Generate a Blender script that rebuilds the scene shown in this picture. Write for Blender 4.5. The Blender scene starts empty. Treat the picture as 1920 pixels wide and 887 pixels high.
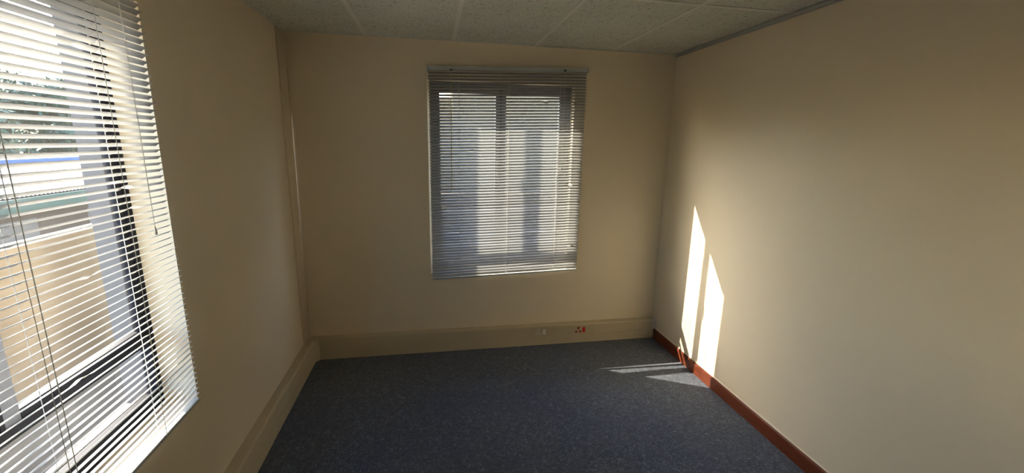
import bpy, bmesh, math, random
from mathutils import Vector, Matrix
random.seed(7)
sc = bpy.context.scene
col = sc.collection

# ------------------------------------------------------------------ camera, sky, sun, exposure
W, D, H = 2.888, 3.322, 2.379          # room width, depth to the back wall from the camera, height
REAR = -1.35                           # wall behind the camera
F, PITCH, YAW, ROLL = 804.23, -0.2143, 0.1856, 0.0194
CAM = Vector((0.966, 0.0, 1.673))
fwd = Vector((math.sin(YAW) * math.cos(PITCH), math.cos(YAW) * math.cos(PITCH), math.sin(PITCH)))
rgt = Vector((math.cos(YAW), -math.sin(YAW), 0))
upv = rgt.cross(fwd)
r2 = rgt * math.cos(ROLL) + upv * math.sin(ROLL)
u2 = upv * math.cos(ROLL) - rgt * math.sin(ROLL)
cam_d = bpy.data.cameras.new('camera')
cam = bpy.data.objects.new('camera', cam_d)
col.objects.link(cam)
cam_d.sensor_fit = 'HORIZONTAL'
cam_d.sensor_width = 36.0
cam_d.lens = 36.0 * F / 1920.0
cam_d.clip_start = 0.02
cam.matrix_world = Matrix(((r2.x, u2.x, -fwd.x, CAM.x), (r2.y, u2.y, -fwd.y, CAM.y),
                           (r2.z, u2.z, -fwd.z, CAM.z), (0, 0, 0, 1)))
sc.camera = cam

SUN = Vector((1.85, -1.0, -1.28)).normalized()      # direction the sunlight travels
wd = bpy.data.worlds.new('sky'); sc.world = wd; wd.use_nodes = True
nt = wd.node_tree
sky = nt.nodes.new('ShaderNodeTexSky'); sky.sky_type = 'NISHITA'
sky.sun_disc = False
sky.sun_elevation = math.asin(-SUN.z)
sky.sun_rotation = math.atan2(-SUN.x, -SUN.y)
sky.air_density = 1.0; sky.dust_density = 2.0
bg = nt.nodes['Background']; bg.inputs['Strength'].default_value = 0.45
nt.links.new(sky.outputs[0], bg.inputs['Color'])

sd = bpy.data.lights.new('sun', 'SUN'); sd.energy = 5.6; sd.angle = math.radians(0.35); sd.color = (1.0, 0.88, 0.70)
so = bpy.data.objects.new('sun', sd); col.objects.link(so)
so.rotation_euler = SUN.to_track_quat('-Z', 'Y').to_euler(); so.location = (-6, 8, 7)

sc.view_settings.view_transform = 'Standard'
sc.view_settings.look = 'None'
sc.view_settings.gamma = 1.0
sc.view_settings.use_curve_mapping = False
sc.view_settings.exposure = 2.02

# ------------------------------------------------------------------ materials
def mat(name, c1, c2=None, scale=20.0, rough=0.6, bump=0.0, bscale=None, spec=0.5, metal=0.0, detail=4.0, dist=0.002, stretch=None):
    m = bpy.data.materials.new(name); m.use_nodes = True
    t = m.node_tree; b = t.nodes['Principled BSDF']
    b.inputs['Roughness'].default_value = rough
    b.inputs['Metallic'].default_value = metal
    b.inputs['Specular IOR Level'].default_value = spec
    tc = t.nodes.new('ShaderNodeTexCoord'); vec = tc.outputs['Object']
    if stretch:
        mp = t.nodes.new('ShaderNodeMapping'); mp.inputs['Scale'].default_value = stretch
        t.links.new(vec, mp.inputs['Vector']); vec = mp.outputs['Vector']
    n = t.nodes.new('ShaderNodeTexNoise'); n.inputs['Scale'].default_value = scale; n.inputs['Detail'].default_value = detail
    t.links.new(vec, n.inputs['Vector'])
    r = t.nodes.new('ShaderNodeValToRGB')
    r.color_ramp.elements[0].position = 0.3; r.color_ramp.elements[1].position = 0.7
    r.color_ramp.elements[0].color = (*c1, 1); r.color_ramp.elements[1].color = (*(c2 or c1), 1)
    t.links.new(n.outputs['Fac'], r.inputs['Fac']); t.links.new(r.outputs['Color'], b.inputs['Base Color'])
    if bump:
        n2 = t.nodes.new('ShaderNodeTexNoise'); n2.inputs['Scale'].default_value = bscale or scale; n2.inputs['Detail'].default_value = 3
        t.links.new(vec, n2.inputs['Vector'])
        bp = t.nodes.new('ShaderNodeBump'); bp.inputs['Strength'].default_value = bump; bp.inputs['Distance'].default_value = dist
        t.links.new(n2.outputs['Fac'], bp.inputs['Height']); t.links.new(bp.outputs['Normal'], b.inputs['Normal'])
    return m

M = {}
M['wall'] = mat('cream_wall_paint', (0.80, 0.69, 0.505), (0.82, 0.71, 0.525), 3.0, 0.42, 0.25, 160, 0.35, dist=0.0006)
M['trunk'] = mat('cream_trunking_plastic', (0.57, 0.485, 0.325), (0.60, 0.51, 0.345), 6, 0.45, spec=0.4)
M['trunk_plate'] = mat('cream_socket_plate', (0.55, 0.465, 0.305), (0.57, 0.48, 0.32), 6, 0.4, spec=0.4)
M['tee'] = mat('pale_tee_bar_metal', (0.82, 0.81, 0.76), (0.84, 0.83, 0.78), 10, 0.4)
M['angle'] = mat('grey_wall_angle_metal', (0.40, 0.41, 0.39), (0.44, 0.45, 0.42), 10, 0.4)
M['wood'] = mat('red_brown_varnished_wood', (0.11, 0.025, 0.011), (0.19, 0.046, 0.018), 14, 0.30, spec=0.5, stretch=(6, 0.6, 6), detail=8)
M['slat'] = mat('silver_enamel_slat', (0.42, 0.42, 0.42), (0.45, 0.45, 0.445), 4, 0.34, spec=0.6, metal=0.2)
M['rail'] = mat('white_enamel_rail', (0.40, 0.42, 0.42), (0.43, 0.45, 0.45), 4, 0.35)
M['cord'] = mat('off_white_cord', (0.72, 0.70, 0.64), (0.76, 0.74, 0.68), 60, 0.8)
M['wand'] = mat('yellowed_plastic_wand', (0.58, 0.54, 0.24), (0.62, 0.58, 0.28), 10, 0.25)
M['dark_plastic'] = mat('dark_plastic', (0.02, 0.02, 0.022), (0.03, 0.03, 0.03), 10, 0.5)
M['frame'] = mat('dark_bronze_window_frame', (0.012, 0.012, 0.018), (0.018, 0.018, 0.026), 12, 0.6, spec=0.2)
M['sash'] = mat('blue_grey_window_sash', (0.15, 0.16, 0.19), (0.18, 0.19, 0.22), 8, 0.5)
M['white_plastic'] = mat('white_socket_plastic', (0.80, 0.80, 0.74), (0.82, 0.82, 0.76), 10, 0.35)
M['red_plastic'] = mat('red_socket_plastic', (0.62, 0.02, 0.02), (0.70, 0.03, 0.03), 10, 0.35)
M['red_dark'] = mat('dark_red_socket_hole', (0.20, 0.008, 0.008), (0.24, 0.01, 0.01), 10, 0.5)
M['capmetal'] = mat('pale_grey_end_cap', (0.62, 0.64, 0.68), (0.66, 0.68, 0.72), 10, 0.3)
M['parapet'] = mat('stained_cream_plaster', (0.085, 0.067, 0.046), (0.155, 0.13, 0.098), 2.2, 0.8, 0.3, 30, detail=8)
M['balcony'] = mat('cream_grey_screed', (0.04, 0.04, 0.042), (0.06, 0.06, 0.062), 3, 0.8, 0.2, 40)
M['ground'] = mat('dry_ground', (0.24, 0.21, 0.15), (0.32, 0.28, 0.2), 0.6, 0.9)
M['roof'] = mat('pale_roof_sheet', (0.075, 0.09, 0.125), (0.095, 0.112, 0.15), 3, 0.4)
M['blue'] = mat('blue_ridge_flashing', (0.045, 0.10, 0.27), (0.055, 0.12, 0.30), 3, 0.4)
M['green'] = mat('green_gutter_paint', (0.005, 0.050, 0.042), (0.008, 0.062, 0.052), 3, 0.4)
M['brick'] = mat('brown_wall', (0.075, 0.052, 0.042), (0.11, 0.08, 0.062), 4, 0.8)
M['greywall'] = mat('grey_panel', (0.13, 0.125, 0.135), (0.16, 0.155, 0.165), 4, 0.7)
M['bark'] = mat('tree_bark', (0.09, 0.06, 0.04), (0.14, 0.10, 0.07), 9, 0.9)
M['leaf'] = mat('dark_leaf', (0.018, 0.05, 0.028), (0.045, 0.09, 0.05), 1.3, 0.5)
M['leaf2'] = mat('olive_leaf', (0.03, 0.06, 0.03), (0.07, 0.11, 0.05), 1.3, 0.5)
M['outer'] = mat('shade_grey_outer_reveal', (0.11, 0.105, 0.11), (0.13, 0.125, 0.13), 4, 0.7)  # cream reveal turned grey, its shade is put into the colour
M['tan'] = mat('tan_plaster', (0.25, 0.20, 0.13), (0.30, 0.24, 0.155), 2, 0.8)
M['sill'] = mat('cream_sill_plaster', (0.32, 0.27, 0.19), (0.38, 0.32, 0.23), 5, 0.8)

# fissured ceiling tile: pale board with short dark worm marks
def tile_mat():
    m = mat('fissured_ceiling_tile', (0.72, 0.735, 0.68), (0.78, 0.795, 0.74), 5, 0.85, spec=0.15)
    t = m.node_tree; b = t.nodes['Principled BSDF']
    tc = t.nodes.new('ShaderNodeTexCoord')
    mp = t.nodes.new('ShaderNodeMapping'); mp.inputs['Scale'].default_value = (60, 34, 1)
    t.links.new(tc.outputs['Object'], mp.inputs['Vector'])
    n = t.nodes.new('ShaderNodeTexNoise'); n.inputs['Scale'].default_value = 1.0; n.inputs['Detail'].default_value = 5; n.inputs['Distortion'].default_value = 1.2
    t.links.new(mp.outputs['Vector'], n.inputs['Vector'])
    r = t.nodes.new('ShaderNodeValToRGB')
    r.color_ramp.elements[0].position = 0.33; r.color_ramp.elements[0].color = (0.66, 0.66, 0.64, 1)
    r.color_ramp.elements[1].position = 0.46; r.color_ramp.elements[1].color = (1, 1, 1, 1)
    t.links.new(n.outputs['Fac'], r.inputs['Fac'])
    mx = t.nodes.new('ShaderNodeMixRGB'); mx.blend_type = 'MULTIPLY'; mx.inputs['Fac'].default_value = 1.0
    src = b.inputs['Base Color'].links[0].from_socket
    t.links.new(src, mx.inputs[1]); t.links.new(r.outputs['Color'], mx.inputs[2])
    t.links.new(mx.outputs['Color'], b.inputs['Base Color'])
    bp = t.nodes.new('ShaderNodeBump'); bp.inputs['Strength'].default_value = 0.6; bp.inputs['Distance'].default_value = 0.002
    t.links.new(r.outputs['Color'], bp.inputs['Height']); t.links.new(bp.outputs['Normal'], b.inputs['Normal'])
    return m
M['tile'] = tile_mat()

# carpet: dark blue-grey needle felt, fine speckle over faint worn patches
def carpet_mat():
    m = bpy.data.materials.new('blue_grey_carpet'); m.use_nodes = True
    t = m.node_tree; b = t.nodes['Principled BSDF']
    b.inputs['Roughness'].default_value = 0.95; b.inputs['Specular IOR Level'].default_value = 0.1
    b.inputs['Sheen Weight'].default_value = 0.25; b.inputs['Sheen Roughness'].default_value = 0.6
    tc = t.nodes.new('ShaderNodeTexCoord')
    n1 = t.nodes.new('ShaderNodeTexNoise'); n1.inputs['Scale'].default_value = 165; n1.inputs['Detail'].default_value = 4; n1.inputs['Roughness'].default_value = 0.7
    n2 = t.nodes.new('ShaderNodeTexNoise'); n2.inputs['Scale'].default_value = 1.4; n2.inputs['Detail'].default_value = 3
    n3 = t.nodes.new('ShaderNodeTexNoise'); n3.inputs['Scale'].default_value = 48; n3.inputs['Detail'].default_value = 5; n3.inputs['Distortion'].default_value = 1.5
    for n in (n1, n2, n3): t.links.new(tc.outputs['Object'], n.inputs['Vector'])
    r = t.nodes.new('ShaderNodeValToRGB')
    e = r.color_ramp.elements
    e[0].position = 0.34; e[0].color = (0.020, 0.027, 0.046, 1)
    e[1].position = 0.68; e[1].color = (0.24, 0.275, 0.34, 1)
    k = e.new(0.52); k.color = (0.058, 0.071, 0.102, 1)
    a = t.nodes.new('ShaderNodeMath'); a.operation = 'MULTIPLY_ADD'; a.inputs[1].default_value = 0.55
    t.links.new(n1.outputs['Fac'], a.inputs[0])
    c = t.nodes.new('ShaderNodeMath'); c.operation = 'MULTIPLY'; c.inputs[1].default_value = 0.45
    t.links.new(n3.outputs['Fac'], c.inputs[0]); t.links.new(c.outputs[0], a.inputs[2])
    t.links.new(a.outputs[0], r.inputs['Fac'])
    r2_ = t.nodes.new('ShaderNodeValToRGB')
    r2_.color_ramp.elements[0].position = 0.35; r2_.color_ramp.elements[0].color = (0.80, 0.86, 1.0, 1)
    r2_.color_ramp.elements[1].position = 0.65; r2_.color_ramp.elements[1].color = (1.1, 1.08, 1.0, 1)
    t.links.new(n2.outputs['Fac'], r2_.inputs['Fac'])
    mx = t.nodes.new('ShaderNodeMixRGB'); mx.blend_type = 'MULTIPLY'; mx.inputs['Fac'].default_value = 1
    t.links.new(r.outputs['Color'], mx.inputs[1]); t.links.new(r2_.outputs['Color'], mx.inputs[2])
    t.links.new(mx.outputs['Color'], b.inputs['Base Color'])
    bp = t.nodes.new('ShaderNodeBump'); bp.inputs['Strength'].default_value = 0.8; bp.inputs['Distance'].default_value = 0.004
    t.links.new(a.outputs[0], bp.inputs['Height']); t.links.new(bp.outputs['Normal'], b.inputs['Normal'])
    return m
M['carpet'] = carpet_mat()

def glass_mat():
    m = bpy.data.materials.new('dusty_window_glass'); m.use_nodes = True
    t = m.node_tree; t.nodes.remove(t.nodes['Principled BSDF'])
    out = t.nodes['Material Output']
    tr = t.nodes.new('ShaderNodeBsdfTransparent'); tr.inputs['Color'].default_value = (0.95, 0.97, 0.97, 1)
    gl = t.nodes.new('ShaderNodeBsdfGlossy'); gl.inputs['Roughness'].default_value = 0.02
    lw = t.nodes.new('ShaderNodeLayerWeight'); lw.inputs['Blend'].default_value = 0.5
    pw = t.nodes.new('ShaderNodeMath'); pw.operation = 'POWER'; pw.inputs[1].default_value = 5.0
    t.links.new(lw.outputs['Facing'], pw.inputs[0])
    fr = t.nodes.new('ShaderNodeMath'); fr.operation = 'MULTIPLY_ADD'; fr.inputs[1].default_value = 0.8; fr.inputs[2].default_value = 0.012
    t.links.new(pw.outputs[0], fr.inputs[0])
    m1 = t.nodes.new('ShaderNodeMixShader')
    t.links.new(fr.outputs[0], m1.inputs[0]); t.links.new(tr.outputs[0], m1.inputs[1]); t.links.new(gl.outputs[0], m1.inputs[2])
    du = t.nodes.new('ShaderNodeBsdfTranslucent'); du.inputs['Color'].default_value = (0.85, 0.85, 0.82, 1)
    tc = t.nodes.new('ShaderNodeTexCoord'); n = t.nodes.new('ShaderNodeTexNoise'); n.inputs['Scale'].default_value = 6; n.inputs['Detail'].default_value = 6
    t.links.new(tc.outputs['Object'], n.inputs['Vector'])
    mr = t.nodes.new('ShaderNodeMapRange'); mr.inputs['To Min'].default_value = 0.002; mr.inputs['To Max'].default_value = 0.010
    t.links.new(n.outputs['Fac'], mr.inputs['Value'])
    m2 = t.nodes.new('ShaderNodeMixShader')
    t.links.new(mr.outputs[0], m2.inputs[0]); t.links.new(m1.outputs[0], m2.inputs[1]); t.links.new(du.outputs[0], m2.inputs[2])
    t.links.new(m2.outputs[0], out.inputs['Surface'])
    return m
M['glass'] = glass_mat()

# ------------------------------------------------------------------ helpers
def bm_box(bm, x0, x1, y0, y1, z0, z1, bevel=0.0):
    vs = [bm.verts.new(p) for p in ((x0, y0, z0), (x1, y0, z0), (x1, y1, z0), (x0, y1, z0), (x0, y0, z1), (x1, y0, z1), (x1, y1, z1), (x0, y1, z1))]
    fs = [bm.faces.new([vs[i] for i in f]) for f in ((3, 2, 1, 0), (4, 5, 6, 7), (0, 1, 5, 4), (1, 2, 6, 5), (2, 3, 7, 6), (3, 0, 4, 7))]
    if bevel:
        es = list({e for f in fs for e in f.edges})
        bmesh.ops.bevel(bm, geom=es, offset=bevel, segments=2, affect='EDGES', profile=0.5)

def bm_tube(bm, pts, r, n=6, cap=True):
    rings = []
    pts = [Vector(p) for p in pts]
    for i, p in enumerate(pts):
        a = pts[max(i - 1, 0)]; b = pts[min(i + 1, len(pts) - 1)]
        t = (b - a).normalized()
        s = Vector((1, 0, 0)) if abs(t.x) < 0.8 else Vector((0, 1, 0))
        u = t.cross(s).normalized(); v = t.cross(u)
        rr = r[i] if isinstance(r, (list, tuple)) else r
        rings.append([bm.verts.new(p + (u * math.cos(k * 2 * math.pi / n) + v * math.sin(k * 2 * math.pi / n)) * rr) for k in range(n)])
    for A, B in zip(rings, rings[1:]):
        for k in range(n):
            bm.faces.new((A[k], A[(k + 1) % n], B[(k + 1) % n], B[k]))
    if cap:
        bm.faces.new(rings[0]); bm.faces.new(rings[-1])

def bm_extrude_profile(bm, prof, axis, a, b):
    """closed profile of 2D points swept along an axis from a to b (axis 0: prof is (y,z); axis 1: prof is (x,z))"""
    def P(p, t): return (t, p[0], p[1]) if axis == 0 else (p[0], t, p[1])
    A = [bm.verts.new(P(p, a)) for p in prof]; B = [bm.verts.new(P(p, b)) for p in prof]
    n = len(prof)
    for i in range(n): bm.faces.new((A[i], A[(i + 1) % n], B[(i + 1) % n], B[i]))
    bm.faces.new(A); bm.faces.new(B)

def mesh_of(name, bm, m, smooth=False):
    bmesh.ops.recalc_face_normals(bm, faces=bm.faces[:])
    me = bpy.data.meshes.new(name); bm.to_mesh(me); bm.free()
    me.materials.append(m)
    if smooth:
        for p in me.polygons: p.use_smooth = True
    return me

def obj(name, data, parent=None, loc=(0, 0, 0), rot=(0, 0, 0)):
    o = bpy.data.objects.new(name, data); col.objects.link(o)
    o.location = loc; o.rotation_euler = rot
    if parent: o.parent = parent
    return o

def box(name, x0, x1, y0, y1, z0, z1, m, parent=None, bevel=0.0):
    c = ((x0 + x1) / 2, (y0 + y1) / 2, (z0 + z1) / 2)
    bm = bmesh.new(); bm_box(bm, x0 - c[0], x1 - c[0], y0 - c[1], y1 - c[1], z0 - c[2], z1 - c[2], bevel)
    return obj(name, mesh_of(name, bm, m), parent, c)

def tag(o, label, cat, group=None):
    o['label'] = label; o['category'] = cat
    if group: o['group'] = group
    return o

def struct(o, label=None):
    o['kind'] = 'structure'
    if label: o['label'] = label
    return o

# ------------------------------------------------------------------ room shell
T = 0.25                        # thickness of the left wall
TB = 0.17                       # thickness of the back wall
# window openings (inner faces)
BX0, BX1 = 0.937, 2.06          # back wall
LY0, LY1 = 0.575, 1.785         # left wall
OZ0, OZ1 = 0.625, 2.113

def wall_with_hole(name, u0, u1, z0, z1, h, T, place):
    """ring prism: place(u, depth, z) -> world; depth 0 inner face, T outer face; h = (hu0,hu1,hz0,hz1)"""
    bm = bmesh.new()
    def ring(d):
        o = [bm.verts.new(place(u, d, z)) for u, z in ((u0, z0), (u1, z0), (u1, z1), (u0, z1))]
        i = [bm.verts.new(place(u, d, z)) for u, z in ((h[0], h[2]), (h[1], h[2]), (h[1], h[3]), (h[0], h[3]))]
        return o, i
    oA, iA = ring(0.0); oB, iB = ring(T)
    for k in range(4):
        j = (k + 1) % 4
        bm.faces.new((oA[k], oA[j], iA[j], iA[k])); bm.faces.new((oB[k], oB[j], iB[j], iB[k]))
        bm.faces.new((iA[k], iA[j], iB[j], iB[k])); bm.faces.new((oA[k], oA[j], oB[j], oB[k]))
    return obj(name, mesh_of(name, bm, M['wall']))

struct(wall_with_hole('wall_back', -T, W + T, -0.1, H + 1.08, (BX0, BX1, 0.650, OZ1), TB, lambda u, d, z: (u, D + d, z)),
       'cream painted wall around the covered window')
struct(wall_with_hole('wall_left', REAR - T, D, -0.1, H + 1.08, (LY0, LY1, OZ0, OZ1), T, lambda u, d, z: (-d, u, z)),
       'cream painted wall in shade beside the large near window')
struct(box('wall_right', W, W + T, REAR - T, D, -0.1, H + 1.08, M['wall']), 'plain cream wall catching two slanting patches of sunlight')
struct(box('wall_rear', 0, W, REAR - T, REAR, -0.1, H + 1.08, M['wall']), 'plain cream wall behind the camera')
struct(box('floor', 0, W, REAR, D, -0.1, 0.0, M['carpet']), 'dark blue grey felt carpet')

# ceiling: slab above, lay-in tiles, tee bars and the wall angle as pieces
ceil = struct(box('ceiling', -T, W + T, REAR - T, D + TB, H + 0.30, H + 0.42, M['tile']), 'suspended ceiling of fissured beige tiles')
def ceil_part(name, x0, x1, y0, y1, z0, z1, m, bevel=0.0):
    o = box(name, x0, x1, y0, y1, z0, z1, m, None, bevel)
    o.parent = ceil; o.matrix_parent_inverse = Matrix.Translation(-Vector(ceil.location))
    return o
xs = [0.0] + [0.534 + 0.6 * i for i in range(4)] + [W]
ys = [D, 2.178, 0.978, -0.222, REAR]
G = 0.012
for i in range(len(xs) - 1):
    for j in range(len(ys) - 1):
        dz = random.uniform(0.0, 0.0015)
        ceil_part('ceiling_tile', xs[i] + 0.004, xs[i + 1] - 0.004, ys[j + 1] + 0.004, ys[j] - 0.004, H + 0.001 + dz, H + 0.014, M['tile'])
for x in xs[1:-1]:
    ceil_part('tee_bar', x - G, x + G, REAR, D, H - 0.0015, H + 0.0008, M['tee'])
    ceil_part('tee_web', x - 0.0015, x + 0.0015, REAR, D, H + 0.0008, H + 0.035, M['tee'])
for y in ys[1:-1]:
    for a, b in zip(xs, xs[1:]):
        ceil_part('cross_tee', a + (G if a else 0), b - (G if b < W else 0), y - G, y + G, H - 0.0012, H + 0.0008, M['tee'])
ceil_part('wall_angle', 0, W, D - 0.018, D, H - 0.003, H - 0.0016, M['tee'])
ceil_part('wall_angle', 0, 0.018, REAR, D - 0.018, H - 0.003, H - 0.0016, M['tee'])
ceil_part('wall_angle', W - 0.022, W, REAR, D - 0.018, H - 0.020, H - 0.0016, M['angle'])

struct(box('roof_added_eave', -T, W + T, REAR - T, D + TB + 1.05, H + 1.08, H + 1.20, M['greywall']), 'roof with an added eave blocking sky above the far window')  # unseen eave added to keep overhead sky off the far slats

# painted conduit boxing down the left corner
bm = bmesh.new()
prof = [(0.0, D - 0.150), (0.006, D - 0.140), (0.009, D - 0.125), (0.006, D - 0.108), (0.003, D - 0.090), (0.004, D - 0.075), (0.008, D - 0.055), (0.011, D - 0.035), (0.012, D), (0.0, D)]
A = [bm.verts.new((p[0], p[1], 0.1724)) for p in prof]; B = [bm.verts.new((p[0], p[1], H)) for p in prof]
for i in range(len(prof)): bm.faces.new((A[i], A[(i + 1) % len(prof)], B[(i + 1) % len(prof)], B[i]))
bm.faces.new(A); bm.faces.new(B)
struct(obj('trim_1', mesh_of('trim_1', bm, M['wall'], True)), 'cream painted double ridge running up the left corner')

# ------------------------------------------------------------------ windows
def make_window(name, width, h0, dy, fw, ow, iw, fm, place_rot, loc, label):
    """local: x along the width, +y outwards from the inner wall face, z up"""
    root = bpy.data.objects.new(name, None); col.objects.link(root)
    root.location = loc; root.rotation_euler = (0, 0, place_rot)
    struct(root, label)
    F0, F1 = 0.078 + dy, 0.116 + dy      # frame depth
    G0, G1 = 0.096 + dy, 0.099 + dy
    h1 = OZ1
    TR0, TR1 = (0.902 if dy == 0 else 0.892), 0.957    # transom with the sash bottom rails on it
    mc = width / 2
    sb = 0.745 - h0 if dy == 0 else 0.075
    def bx(n, x0, x1, y0, y1, z0, z1, m, parent=root, bevel=0.002):
        return box(n, x0, x1, y0, y1, z0, z1, m, parent, bevel)
    bx('frame_jamb', 0, fw, F0, F1, h0, h1, fm); bx('frame_jamb', width - fw, width, F0, F1, h0, h1, fm)
    bx('frame_head', fw, width - fw, F0, F1, h1 - fw, h1, fm); bx('frame_sill', fw, width - fw, F0, F1, h0, h0 + sb, fm)
    bx('transom', fw, width - fw, F0, F1, TR0, TR1 - 0.030, fm)
    bx('mullion', mc - 0.007, mc + 0.007, F0 + 0.004, F1 - 0.004, TR1 - 0.030, h1 - fw, M['frame'])
    s0, s1 = F0 + 0.006, F1 - 0.004
    for a, b, outer in ((fw, mc - 0.007, 0), (mc + 0.007, width - fw, 1)):
        sash = bpy.data.objects.new('sash', None); col.objects.link(sash); sash.parent = root
        la, lb = (ow, iw) if outer == 0 else (iw, ow)
        zb, zt = TR1 - 0.030, h1 - fw
        bx('stile', a, a + la, s0, s1, zb, zt, M['sash'] if outer else fm, sash); bx('stile', b - lb, b, s0, s1, zb, zt, fm if outer else M['sash'], sash)
        bx('rail', a + la, b - lb, s0, s1, zb, zb + 0.030, fm, sash); bx('rail', a + la, b - lb, s0, s1, zt - 0.034, zt, M['sash'], sash)
        bx('glass_pane', a + la - 0.004, b - lb + 0.004, G0, G1, zb + 0.028, zt - 0.032, M['glass'], sash, 0)
        # casement stay handle
        bx('handle', (b - lb * 0.65) if outer == 0 else (a + la * 0.35), (b - lb * 0.35) if outer == 0 else (a + la * 0.65), s0 - 0.018, s0, 1.42, 1.52, fm, sash)
    bx('glass_pane', fw - 0.004, width - fw + 0.004, G0, G1, h0 + sb - 0.002, TR0 + 0.002, M['glass'], root, 0)
    return root

win1 = make_window('window_1', BX1 - BX0, 0.650, 0.0, 0.045, 0.050, 0.034, M['sash'], 0.0, (BX0, D, 0), 'grey framed casement window behind the lowered blind on the far wall')
win2 = make_window('window_2', LY1 - LY0, OZ0, 0.040, 0.030, 0.026, 0.046, M['frame'], math.pi / 2, (0, LY0, 0), 'dark framed casement window behind the open blind at left')

box('added_sun_hood', -0.10, BX1 - BX0 + 0.10, TB, TB + 0.066, OZ1, OZ1 + 0.07, M['wall'], win1, 0.004)  # unseen hood added to trim the top of the sun patches
def shade_toned_lining(root, width, h0, t):
    for n, x0, x1, z0, z1 in (('shade_toned_lining', -0.001, 0.005, h0, OZ1), ('shade_toned_lining', width - 0.005, width + 0.001, h0, OZ1), ('shade_toned_lining', 0.005, width - 0.005, OZ1 - 0.005, OZ1 + 0.001)):
        box(n, x0, x1, 0.158, t + 0.002, z0, z1, M['outer'], root)  # thin skins carrying the outer reveal's shade as grey
    box('outer_sill', 0.006, width - 0.006, 0.150, t + 0.012, h0 - 0.02, h0 + 0.006, M['sill'], root, 0.003)
shade_toned_lining(win2, LY1 - LY0, OZ0, T)
bm = bmesh.new()
pr = [(BX0, D + 0.001), (BX0 + 0.004, D + 0.001), (BX0 + 0.026, D + 0.076), (BX0, D + 0.076)]
A = [bm.verts.new((p[0], p[1], 0.650)) for p in pr]; B = [bm.verts.new((p[0], p[1], OZ1)) for p in pr]
for i in range(4): bm.faces.new((A[i], A[(i + 1) % 4], B[(i + 1) % 4], B[i]))
bm.faces.new(A); bm.faces.new(B)
struct(obj('trim_2', mesh_of('trim_2', bm, M['wall'])), 'narrow cream plaster splay down the left side of the far window')

# ------------------------------------------------------------------ venetian blinds
def slat_mesh(L, kink=None):
    n, w, cr, th = 6, 0.025, 0.0020, 0.00035
    xs_ = [0.0, L] if not kink else [0.0] + [v for k in kink for v in (k[0] - 0.03, k[0], k[0] + 0.03)] + [L]
    def dz(x):
        if not kink: return 0.0
        return sum(k[1] * max(0.0, 1 - abs(x - k[0]) / 0.03) for k in kink)
    prof = []
    for i in range(n + 1):
        t = -1 + 2 * i / n
        prof.append((t * w / 2, cr * (1 - t * t) - cr / 2 + th))
    for i in range(n, -1, -1):
        t = -1 + 2 * i / n
        prof.append((t * w / 2, cr * (1 - t * t) - cr / 2))
    bm = bmesh.new()
    rings = []
    for x in xs_:
        inset = 0.0
        rings.append([bm.verts.new((x - L / 2, p[0], p[1] + dz(x))) for p in prof])
    m = len(prof)
    for A, B in zip(rings, rings[1:]):
        for k in range(m): bm.faces.new((A[k], A[(k + 1) % m], B[(k + 1) % m], B[k]))
    bm.faces.new(rings[0]); bm.faces.new(rings[-1])
    return mesh_of('slat', bm, M['slat'])

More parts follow.
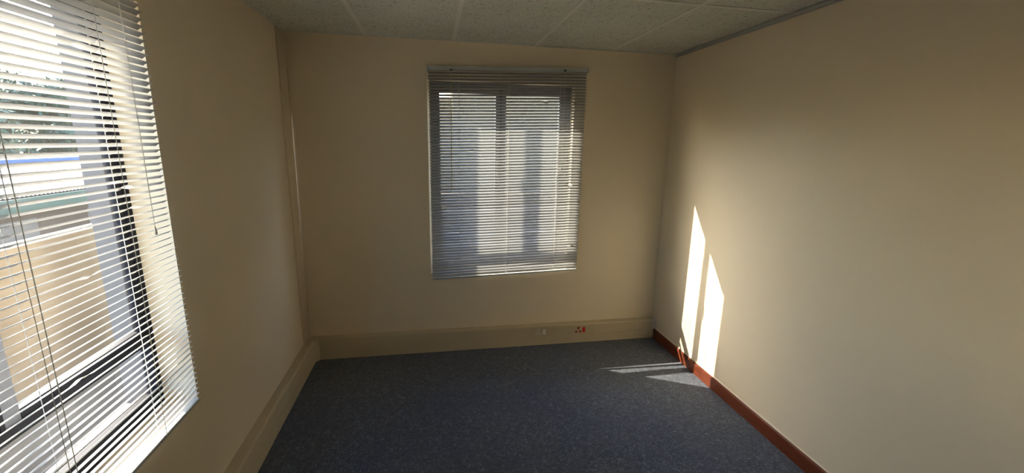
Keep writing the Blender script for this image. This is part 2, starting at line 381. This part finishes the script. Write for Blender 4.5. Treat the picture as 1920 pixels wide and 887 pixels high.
def make_blind(name, L, loc, rotz, tilt, ztop, zbot, pitch, slope, ladders, label, kinks, group):
    """local: x along the slats (0 at the middle), +y towards the glass"""
    root = bpy.data.objects.new(name, None); col.objects.link(root)
    root.location = loc; root.rotation_euler = (0, 0, rotz)
    tag(root, label, 'blind', group)
    ry = -math.atan(slope)
    # head rail: an open-topped U channel with rolled lips
    bm = bmesh.new()
    hh, hd = 0.030, 0.0165
    prof = [(-hd, 0), (hd, 0), (hd, hh), (hd - 0.003, hh), (hd - 0.003, 0.003), (-hd + 0.003, 0.003), (-hd + 0.003, hh - 0.004), (-hd + 0.001, hh), (-hd - 0.0012, hh), (-hd - 0.0012, hh - 0.004)]
    bm_extrude_profile(bm, prof, 0, -L / 2 - 0.004, L / 2 + 0.004)
    head = obj('head_rail', mesh_of('head_rail', bm, M['rail']), root, (0, 0, ztop - hh), (0, ry, 0))
    for s in (-1, 1):
        bm = bmesh.new(); bm_box(bm, -0.006, 0.006, -hd - 0.003, hd + 0.016, -0.002, hh + 0.004, 0.001)
        obj('end_bracket', mesh_of('end_bracket', bm, M['rail']), head, (s * (L / 2 + 0.004), 0, 0))
    me = slat_mesh(L)
    kinked = [slat_mesh(L, k) for k in kinks.values()]
    kk = {idx: kinked[i] for i, idx in enumerate(kinks)}
    z0 = ztop - hh - 0.014
    n = int((z0 - (zbot + 0.016)) / pitch) + 1
    zs = []
    for i in range(n):
        z = z0 - i * pitch
        zs.append(z)
        rot = tilt + random.gauss(0, 0.022)
        if i == 0: rot *= 0.9
        obj('slat', kk.get(i, me), root, (random.uniform(-0.0012, 0.0012), 0, z), (rot, ry + random.gauss(0, 0.0005), 0))
    bm = bmesh.new(); bm_box(bm, -L / 2, L / 2, -0.0105, 0.0105, -0.006, 0.006, 0.0025)
    obj('bottom_rail', mesh_of('bottom_rail', bm, M['rail']), root, (0, 0, zbot + 0.006), (0, ry, 0))
    # ladder tapes: two strings with a rung under every slat
    c, s = math.cos(tilt) * 0.0142, math.sin(tilt) * 0.0142
    for lx in ladders:
        dz = slope * lx
        bm = bmesh.new()
        bm_tube(bm, [(lx, -c, zbot + dz + 0.004), (lx, -c, ztop - hh + dz)], 0.0009, 5)
        bm_tube(bm, [(lx, c, zbot + dz + 0.004), (lx, c, ztop - hh + dz)], 0.0009, 5)
        for z in zs:
            bm_tube(bm, [(lx - 0.004, -c, z + dz - s - 0.001), (lx + 0.002, 0, z + dz - 0.0028), (lx + 0.004, c, z + dz + s - 0.001)], 0.0006, 4)
        obj('ladder_cord', mesh_of('ladder_cord', bm, M['cord']), root)
        bm = bmesh.new(); bm_tube(bm, [(lx, 0, zbot + dz - 0.004), (lx, 0, zbot + dz)], 0.005, 8)
        obj('rail_button', mesh_of('rail_button', bm, M['cord']), root)
    return root, head

def hang_cord(root, x, y, ztop, zend, spread, tassel=True):
    bm = bmesh.new()
    for k, s in enumerate((-1, 1)):
        pts = []
        for i in range(13):
            t = i / 12
            pts.append((x + s * spread * math.sin(t * math.pi) * (1 + 0.3 * math.sin(9 * t)) + 0.0015 * s, y + 0.001 * s, ztop + (zend - ztop) * t))
        bm_tube(bm, pts, 0.0007, 5)
    o = obj('lift_cord', mesh_of('lift_cord', bm, M['cord'], True), root)
    if tassel:
        bm = bmesh.new()
        bm_tube(bm, [(x, y, zend + 0.008), (x, y, zend), (x, y, zend - 0.007), (x, y, zend - 0.017), (x, y, zend - 0.020)], [0.0014, 0.003, 0.0038, 0.0046, 0.003], 10)
        obj('tassel', mesh_of('tassel', bm, M['white_plastic'], True), o)
    return o

def wand(root, x, y, ztop, zend):
    bm = bmesh.new()
    bm_tube(bm, [(x, y + 0.006, ztop + 0.012), (x, y, ztop + 0.004), (x, y, ztop - 0.02)], 0.0012, 6)
    bm_tube(bm, [(x, y, ztop - 0.02), (x - 0.002, y, (ztop + zend) / 2), (x - 0.004, y, zend)], 0.0026, 6)
    return obj('tilt_wand', mesh_of('tilt_wand', bm, M['wand']), root)

# far blind
LB = 1.182
TILT_B = math.radians(40.5)
rb, hb = make_blind('venetian_blind', LB, (1.545, D - 0.034, 0), 0.0, TILT_B, 2.216, 0.629, 0.0219, 0.034,
           (-0.375, -0.005, 0.390), 'closed white venetian blind on the far wall, facing the camera',
           {5: [(0.13, 0.004)], 9: [(0.87, -0.006), (1.10, -0.010)], 25: [(0.3, 0.004)], 38: [(1.08, -0.008)], 61: [(1.12, 0.006)]}, None)
wand(rb, -0.432, -0.024, 2.172, 1.305)
hang_cord(rb, 0.415, -0.022, 2.2, 1.50, 0.006)
for x in (-0.432, 0.415):
    bm = bmesh.new(); bm_box(bm, -0.007, 0.007, -0.004, 0.004, -0.006, 0.006, 0.0015)
    obj('cord_guide', mesh_of('cord_guide', bm, M['dark_plastic']), hb, (x, -0.0205, 0.004 if x < 0 else 0.010))

# near blind on the left wall
LL = 1.20
TILT_L = math.radians(-27)
YC = 1.722 - LL / 2
rl, hl = make_blind('venetian_blind', LL, (0.034, YC, 0), math.pi / 2, TILT_L, 2.216, 0.652, 0.0219, 0.0,
           (-0.37, 0.0, 0.372), 'half open white venetian blind over the near window on the left wall',
           {12: [(0.9, 0.003)], 30: [(1.0, 0.006)], 33: [(1.02, 0.005)], 40: [(0.8, -0.004)], 52: [(0.7, 0.005), (1.0, -0.004)]}, None)
hang_cord(rl, 1.588 - YC, -0.024, 2.2, 1.372, 0.002)
hang_cord(rl, 1.130 - YC, -0.022, 2.2, 0.74, 0.0008)

# ------------------------------------------------------------------ power trunking and skirting
TD, TH = 0.0587, 0.1735
def trunk_back(x0, x1):
    root = bpy.data.objects.new('power_trunking', None); col.objects.link(root); root.location = (0, D - 0.0006, 0)
    tag(root, 'cream power trunking along the foot of the far wall, carrying two sockets', 'trunking', 'power trunking')
    bm = bmesh.new()
    prof = [(0, 0), (-TD + 0.003, 0), (-TD + 0.003, TH - 0.014), (-TD + 0.010, TH - 0.003), (0, TH - 0.003)]
    bm_extrude_profile(bm, prof, 0, x0, x1)
    obj('trunking_body', mesh_of('trunking_body', bm, M['trunk']), root)
    top = [(0, TH - 0.003), (0, TH), (-TD + 0.010, TH), (-TD + 0.004, TH - 0.002), (-TD, TH - 0.010), (-TD, TH - 0.016), (-TD + 0.003, TH - 0.016), (-TD + 0.003, TH - 0.010), (-TD + 0.010, TH - 0.003)]
    bm = bmesh.new(); bm_extrude_profile(bm, top, 0, x0, x1)
    obj('top_lid', mesh_of('top_lid', bm, M['trunk']), root)
    joins = [x0, 0.62, 1.30, 2.446, x1]
    for a, b in zip(joins, joins[1:]):
        box('lower_cover', a + 0.0008, b - 0.0008, -TD, -TD + 0.003, 0.002, 0.0775, M['trunk'], root, 0.0008)
    ups = [x0, 0.62, 1.742, 1.972, 2.081, 2.312, x1]
    for i, (a, b) in enumerate(zip(ups, ups[1:])):
        if i in (2, 4): continue
        box('upper_cover', a + 0.0008, b - 0.0008, -TD, -TD + 0.003, 0.0790, TH - 0.017, M['trunk'], root, 0.0008)
    bm = bmesh.new(); bm_box(bm, x1, x1 + 0.004, -TD - 0.002, 0, 0.088, TH + 0.004, 0.001)
    bm_box(bm, x1 - 0.012, x1 + 0.004, -TD - 0.0045, -TD - 0.002, 0.088, TH + 0.004, 0.0005)
    obj('end_cap', mesh_of('end_cap', bm, M['capmetal']), root)
    return root
trunk_back(0.085, W - 0.016)

def trunk_left():
    root = bpy.data.objects.new('power_trunking', None); col.objects.link(root)
    tag(root, 'cream power trunking along the foot of the left wall under the near window', 'trunking', 'power trunking')
    root.location = (0.0006, -0.0006, 0)
    y0, y1 = REAR + 0.002, D - 0.085
    bm = bmesh.new()
    bm_extrude_profile(bm, [(0, 0), (TD - 0.003, 0), (TD - 0.003, TH - 0.014), (TD - 0.010, TH - 0.003), (0, TH - 0.003)], 1, y0, y1)
    obj('trunking_body', mesh_of('trunking_body', bm, M['trunk']), root)
    top = [(0, TH - 0.003), (0, TH), (TD - 0.010, TH), (TD - 0.004, TH - 0.002), (TD, TH - 0.010), (TD, TH - 0.016), (TD - 0.003, TH - 0.016), (TD - 0.003, TH - 0.010), (TD - 0.010, TH - 0.003)]
    bm = bmesh.new(); bm_extrude_profile(bm, top, 1, y0, y1)
    obj('top_lid', mesh_of('top_lid', bm, M['trunk']), root)
    joins = [y0, 0.4, 2.0, y1]
    for a, b in zip(joins, joins[1:]):
        box('lower_cover', TD - 0.003, TD, a + 0.0008, b - 0.0008, 0.002, 0.0775, M['trunk'], root, 0.0008)
        box('upper_cover', TD - 0.003, TD, a + 0.0008, b - 0.0008, 0.0790, TH - 0.017, M['trunk'], root, 0.0008)
    # splayed inside-corner cover joining the two runs
    e = 0.0012
    pr = [(0, D), (0, D - 0.085), (TD + e, D - 0.085), (TD + e, D - TD - 0.024), (TD + 0.024, D - TD - e), (0.085, D - TD - e), (0.085, D)]
    bm = bmesh.new()
    A = [bm.verts.new((p[0], p[1], 0)) for p in pr]; B = [bm.verts.new((p[0], p[1], TH + 0.0012)) for p in pr]
    for i in range(len(pr)): bm.faces.new((A[i], A[(i + 1) % len(pr)], B[(i + 1) % len(pr)], B[i]))
    bm.faces.new(A); bm.faces.new(B)
    obj('corner_cover', mesh_of('corner_cover', bm, M['trunk']), root)
    return root
trunk_left()

def socket(x0, x1, hx, body, hole, ring, label):
    root = bpy.data.objects.new('power_socket', None); col.objects.link(root); root.location = (x0, D - TD, 0)
    tag(root, label, 'socket', 'sockets in the trunking')
    w = x1 - x0
    box('face_plate', 0.0, w, -0.0022, -0.0002, 0.0795, 0.157, M['trunk_plate'], root, 0.001)
    cz = 0.119
    for dx, dz, r in ((0.0, 0.017, 0.0105), (-0.018, -0.015, 0.0095), (0.016, -0.015, 0.0095)):
        def disc(n, rr, y0, y1, m, parent):
            bm = bmesh.new(); bm_tube(bm, [(0, y0, 0), (0, y1, 0)], rr, 16)
            return obj(n, mesh_of(n, bm, m), parent, (hx + dx, 0, cz + dz) if parent is root else (0, 0, 0))
        p = disc('pin_collar', r, -0.0040, -0.0010, ring, root)
        disc('pin_hole', r * 0.42, -0.0046, -0.0030, hole, p)
    box('switch', hx + 0.036, hx + 0.060, -0.0072, -0.0010, cz - 0.022, cz + 0.022, body, root, 0.0015)
    return root
socket(1.744, 1.970, 0.078, M['white_plastic'], M['dark_plastic'], M['white_plastic'], 'wall socket with white pin holes and white switch in the trunking')
socket(2.083, 2.310, 0.090, M['red_plastic'], M['red_dark'], M['red_dark'], 'wall socket with red pin holes and red switch in the trunking')

bm = bmesh.new()
prof = [(W, 0.0), (W - 0.014, 0.0), (W - 0.014, 0.078), (W - 0.011, 0.085), (W - 0.006, 0.089), (W, 0.090)]
bm_extrude_profile(bm, prof, 1, REAR, D - TD - 0.003)
sk = struct(obj('baseboard_right', mesh_of('baseboard_right', bm, M['wood'])), 'red brown varnished timber skirting along the right wall')
bm = bmesh.new(); bm_extrude_profile(bm, [(W, 0.090), (W - 0.005, 0.0895), (W - 0.003, 0.0935), (W, 0.0955)], 1, REAR, D - TD - 0.003)
obj('paint_bead', mesh_of('paint_bead', bm, M['wall']), sk)

# ------------------------------------------------------------------ outside: balcony, neighbour, trees
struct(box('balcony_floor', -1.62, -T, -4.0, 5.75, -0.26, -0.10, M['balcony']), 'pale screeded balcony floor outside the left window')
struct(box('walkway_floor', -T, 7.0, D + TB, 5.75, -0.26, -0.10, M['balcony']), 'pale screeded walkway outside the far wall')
def parapet(name, segs, label):
    root = bpy.data.objects.new(name, None); col.objects.link(root)
    root['kind'] = 'structure'; root['label'] = label
    for x0, x1, y0, y1 in segs:
        w = box('parapet_wall', x0, x1, y0, y1, -0.10, 0.965, M['parapet'], root)
        c = box('coping', x0 - 0.012, x1 + 0.012, y0 - 0.012, y1 + 0.012, 0.965, 1.009, M['parapet'], root, 0.006)
parapet('balcony_parapet', [(-1.62, -1.50, -4.0, 5.63)], 'stained cream plaster parapet with sunlit coping outside the left window')
parapet('walkway_parapet', [(-1.47, 7.0, 5.645, 5.75)], 'cream plaster parapet beyond the far window')

GZ = -2.8
struct(box('ground', -60, 40, -30, 60, GZ - 0.3, GZ, M['ground']), 'dry ground below the balcony')

nb = bpy.data.objects.new('neighbour_house', None); col.objects.link(nb); nb.location = (-7.6, 9, GZ)
tag(nb, 'low house with pale corrugated roof and green gutter beyond the balcony', 'house')
def npart(n, x0, x1, y0, y1, z0, z1, m):
    o = box(n, x0, x1, y0, y1, z0, z1, m, nb); o.location -= Vector((0, 0, 0)); return o
bm = bmesh.new()
N = 960; yA, yB = -9.0, 15.0
pa = []; pb = []
for i in range(N + 1):
    y = yA + (yB - yA) * i / N
    h = 0.010 * math.cos(i * math.pi / 2)
    pa.append(bm.verts.new((0.55, y, 0.45 - GZ + h))); pb.append(bm.verts.new((-2.6, y, 0.90 - GZ + h)))
for i in range(N): bm.faces.new((pa[i], pa[i + 1], pb[i + 1], pb[i]))
obj('roof_sheet', mesh_of('roof_sheet', bm, M['roof'], True), nb)
npart('ridge_flashing', -3.0, -2.45, yA, yB, 0.86 - GZ, 0.99 - GZ, M['blue'])
npart('gutter', 0.50, 0.62, yA, yB, 0.16 - GZ, 0.42 - GZ, M['green'])
npart('house_wall', -0.6, -0.4, yA + 0.3, yB - 0.3, 0.0, 0.55 - GZ, M['brick'])
for y in range(-8, 14, 3):
    npart('wall_panel', -0.4, -0.37, y, y + 1.5, 0.9, 2.6, M['greywall'])
    npart('veranda_post', 0.40, 0.50, y + 2.1, y + 2.2, 0.0, 0.35 - GZ, M['greywall'])
npart('back_slope', -6.0, -2.9, yA, yB, 0.70 - GZ, 0.80 - GZ, M['roof'])

def tree(x, y, h, rx, rz, m, label, seed):
    rnd = random.Random(seed)
    root = bpy.data.objects.new('tree', None); col.objects.link(root); root.location = (x, y, GZ)
    tag(root, label, 'tree', 'trees beyond the neighbouring house')
    bm = bmesh.new()
    bm_tube(bm, [(0, 0, 0), (0.1, 0.05, h * 0.3), (-0.1, 0.1, h * 0.6), (0, 0, h * 0.85)], [0.28, 0.22, 0.15, 0.05], 8)
    for k in range(6):
        a = k * 1.05; z = h * (0.35 + 0.06 * k)
        bm_tube(bm, [(0, 0.05, z), (math.cos(a) * rx * 0.4, math.sin(a) * rx * 0.4, z + rz * 0.25), (math.cos(a) * rx * 0.75, math.sin(a) * rx * 0.75, z + rz * 0.35)], [0.11, 0.07, 0.025], 6)
    obj('trunk', mesh_of('trunk', bm, M['bark'], True), root)
    bm = bmesh.new()
    lumps = []
    for k in range(22):
        a = rnd.uniform(0, 6.283); e = rnd.uniform(-0.8, 1.0); q = rnd.uniform(0.25, 0.8)
        lumps.append((Vector((math.cos(a) * rx * q * math.sqrt(1 - 0.6 * e * e), math.sin(a) * rx * q * math.sqrt(1 - 0.6 * e * e), h - rz + e * rz * 0.8)), rnd.uniform(0.3, 0.5) * rx))
    for k in range(13000):
        c, r = rnd.choice(lumps)
        v = Vector((rnd.gauss(0, 1), rnd.gauss(0, 1), rnd.gauss(0, 1))).normalized() * r * rnd.uniform(0.35, 1.05)
        p = c + v
        u = Vector((rnd.gauss(0, 1), rnd.gauss(0, 1), rnd.gauss(0, 1))).normalized()
        w = u.cross(v.normalized()); w = w.normalized() if w.length > 1e-3 else Vector((1, 0, 0))
        s = rnd.uniform(0.09, 0.20)
        bm.faces.new([bm.verts.new(q) for q in (p - u * s, p + w * s * 0.45, p + u * s, p - w * s * 0.45)])
    f = obj('foliage', mesh_of('foliage', bm, M[m]), root); f['kind'] = 'stuff'
tree(-17.5, 15.5, 7.9, 2.6, 3.0, 'leaf', 'dark tree leftmost in the near row beyond the house', 1)
tree(-17.5, 21.0, 7.9, 2.6, 3.0, 'leaf2', 'tallest dark green tree in the near row beyond the house', 2)
tree(-17.5, 26.6, 6.9, 2.6, 2.8, 'leaf', 'lowest tree in the near row, just left of the window frame', 3)
tree(-23.5, 24.0, 8.2, 2.7, 3.2, 'leaf', 'dark tree in the far row behind the tallest tree', 4)
tree(-23.5, 30.3, 7.6, 2.7, 3.2, 'leaf2', 'dark tree in the far row behind the lowest tree', 5)
tree(-23.5, 37.0, 6.8, 2.7, 3.0, 'leaf', 'dark tree rightmost in the far row beyond the house', 6)

# added wing: tan shows between the slats, height made up to cut sky light
wg = bpy.data.objects.new('sky_block_wing', None); col.objects.link(wg); wg.location = (4.2, 8.2, GZ)
tag(wg, 'tan plastered building behind the far blind, added two storeys tall to block sky', 'building')
box('sky_block_wall', -2.85, 6.0, 0, 4.0, 0, 5.6 - GZ, M['tan'], wg)
box('added_low_wall', -6.6, -2.85, 0.2, 0.45, 0, 2.48 - GZ, M['tan'], wg)  # made-up low wall, kept short so sky shows above it
box('added_wing_roof', -2.95, 6.3, -0.5, 4.4, 5.6 - GZ, 5.8 - GZ, M['greywall'], wg)
for x in (1.6, 4.0):
    for z in (0.7, 3.6):
        w = box('added_wing_window', x, x + 1.2, -0.03, 0.0, z - GZ, z + 1.3 - GZ, M['frame'], wg)
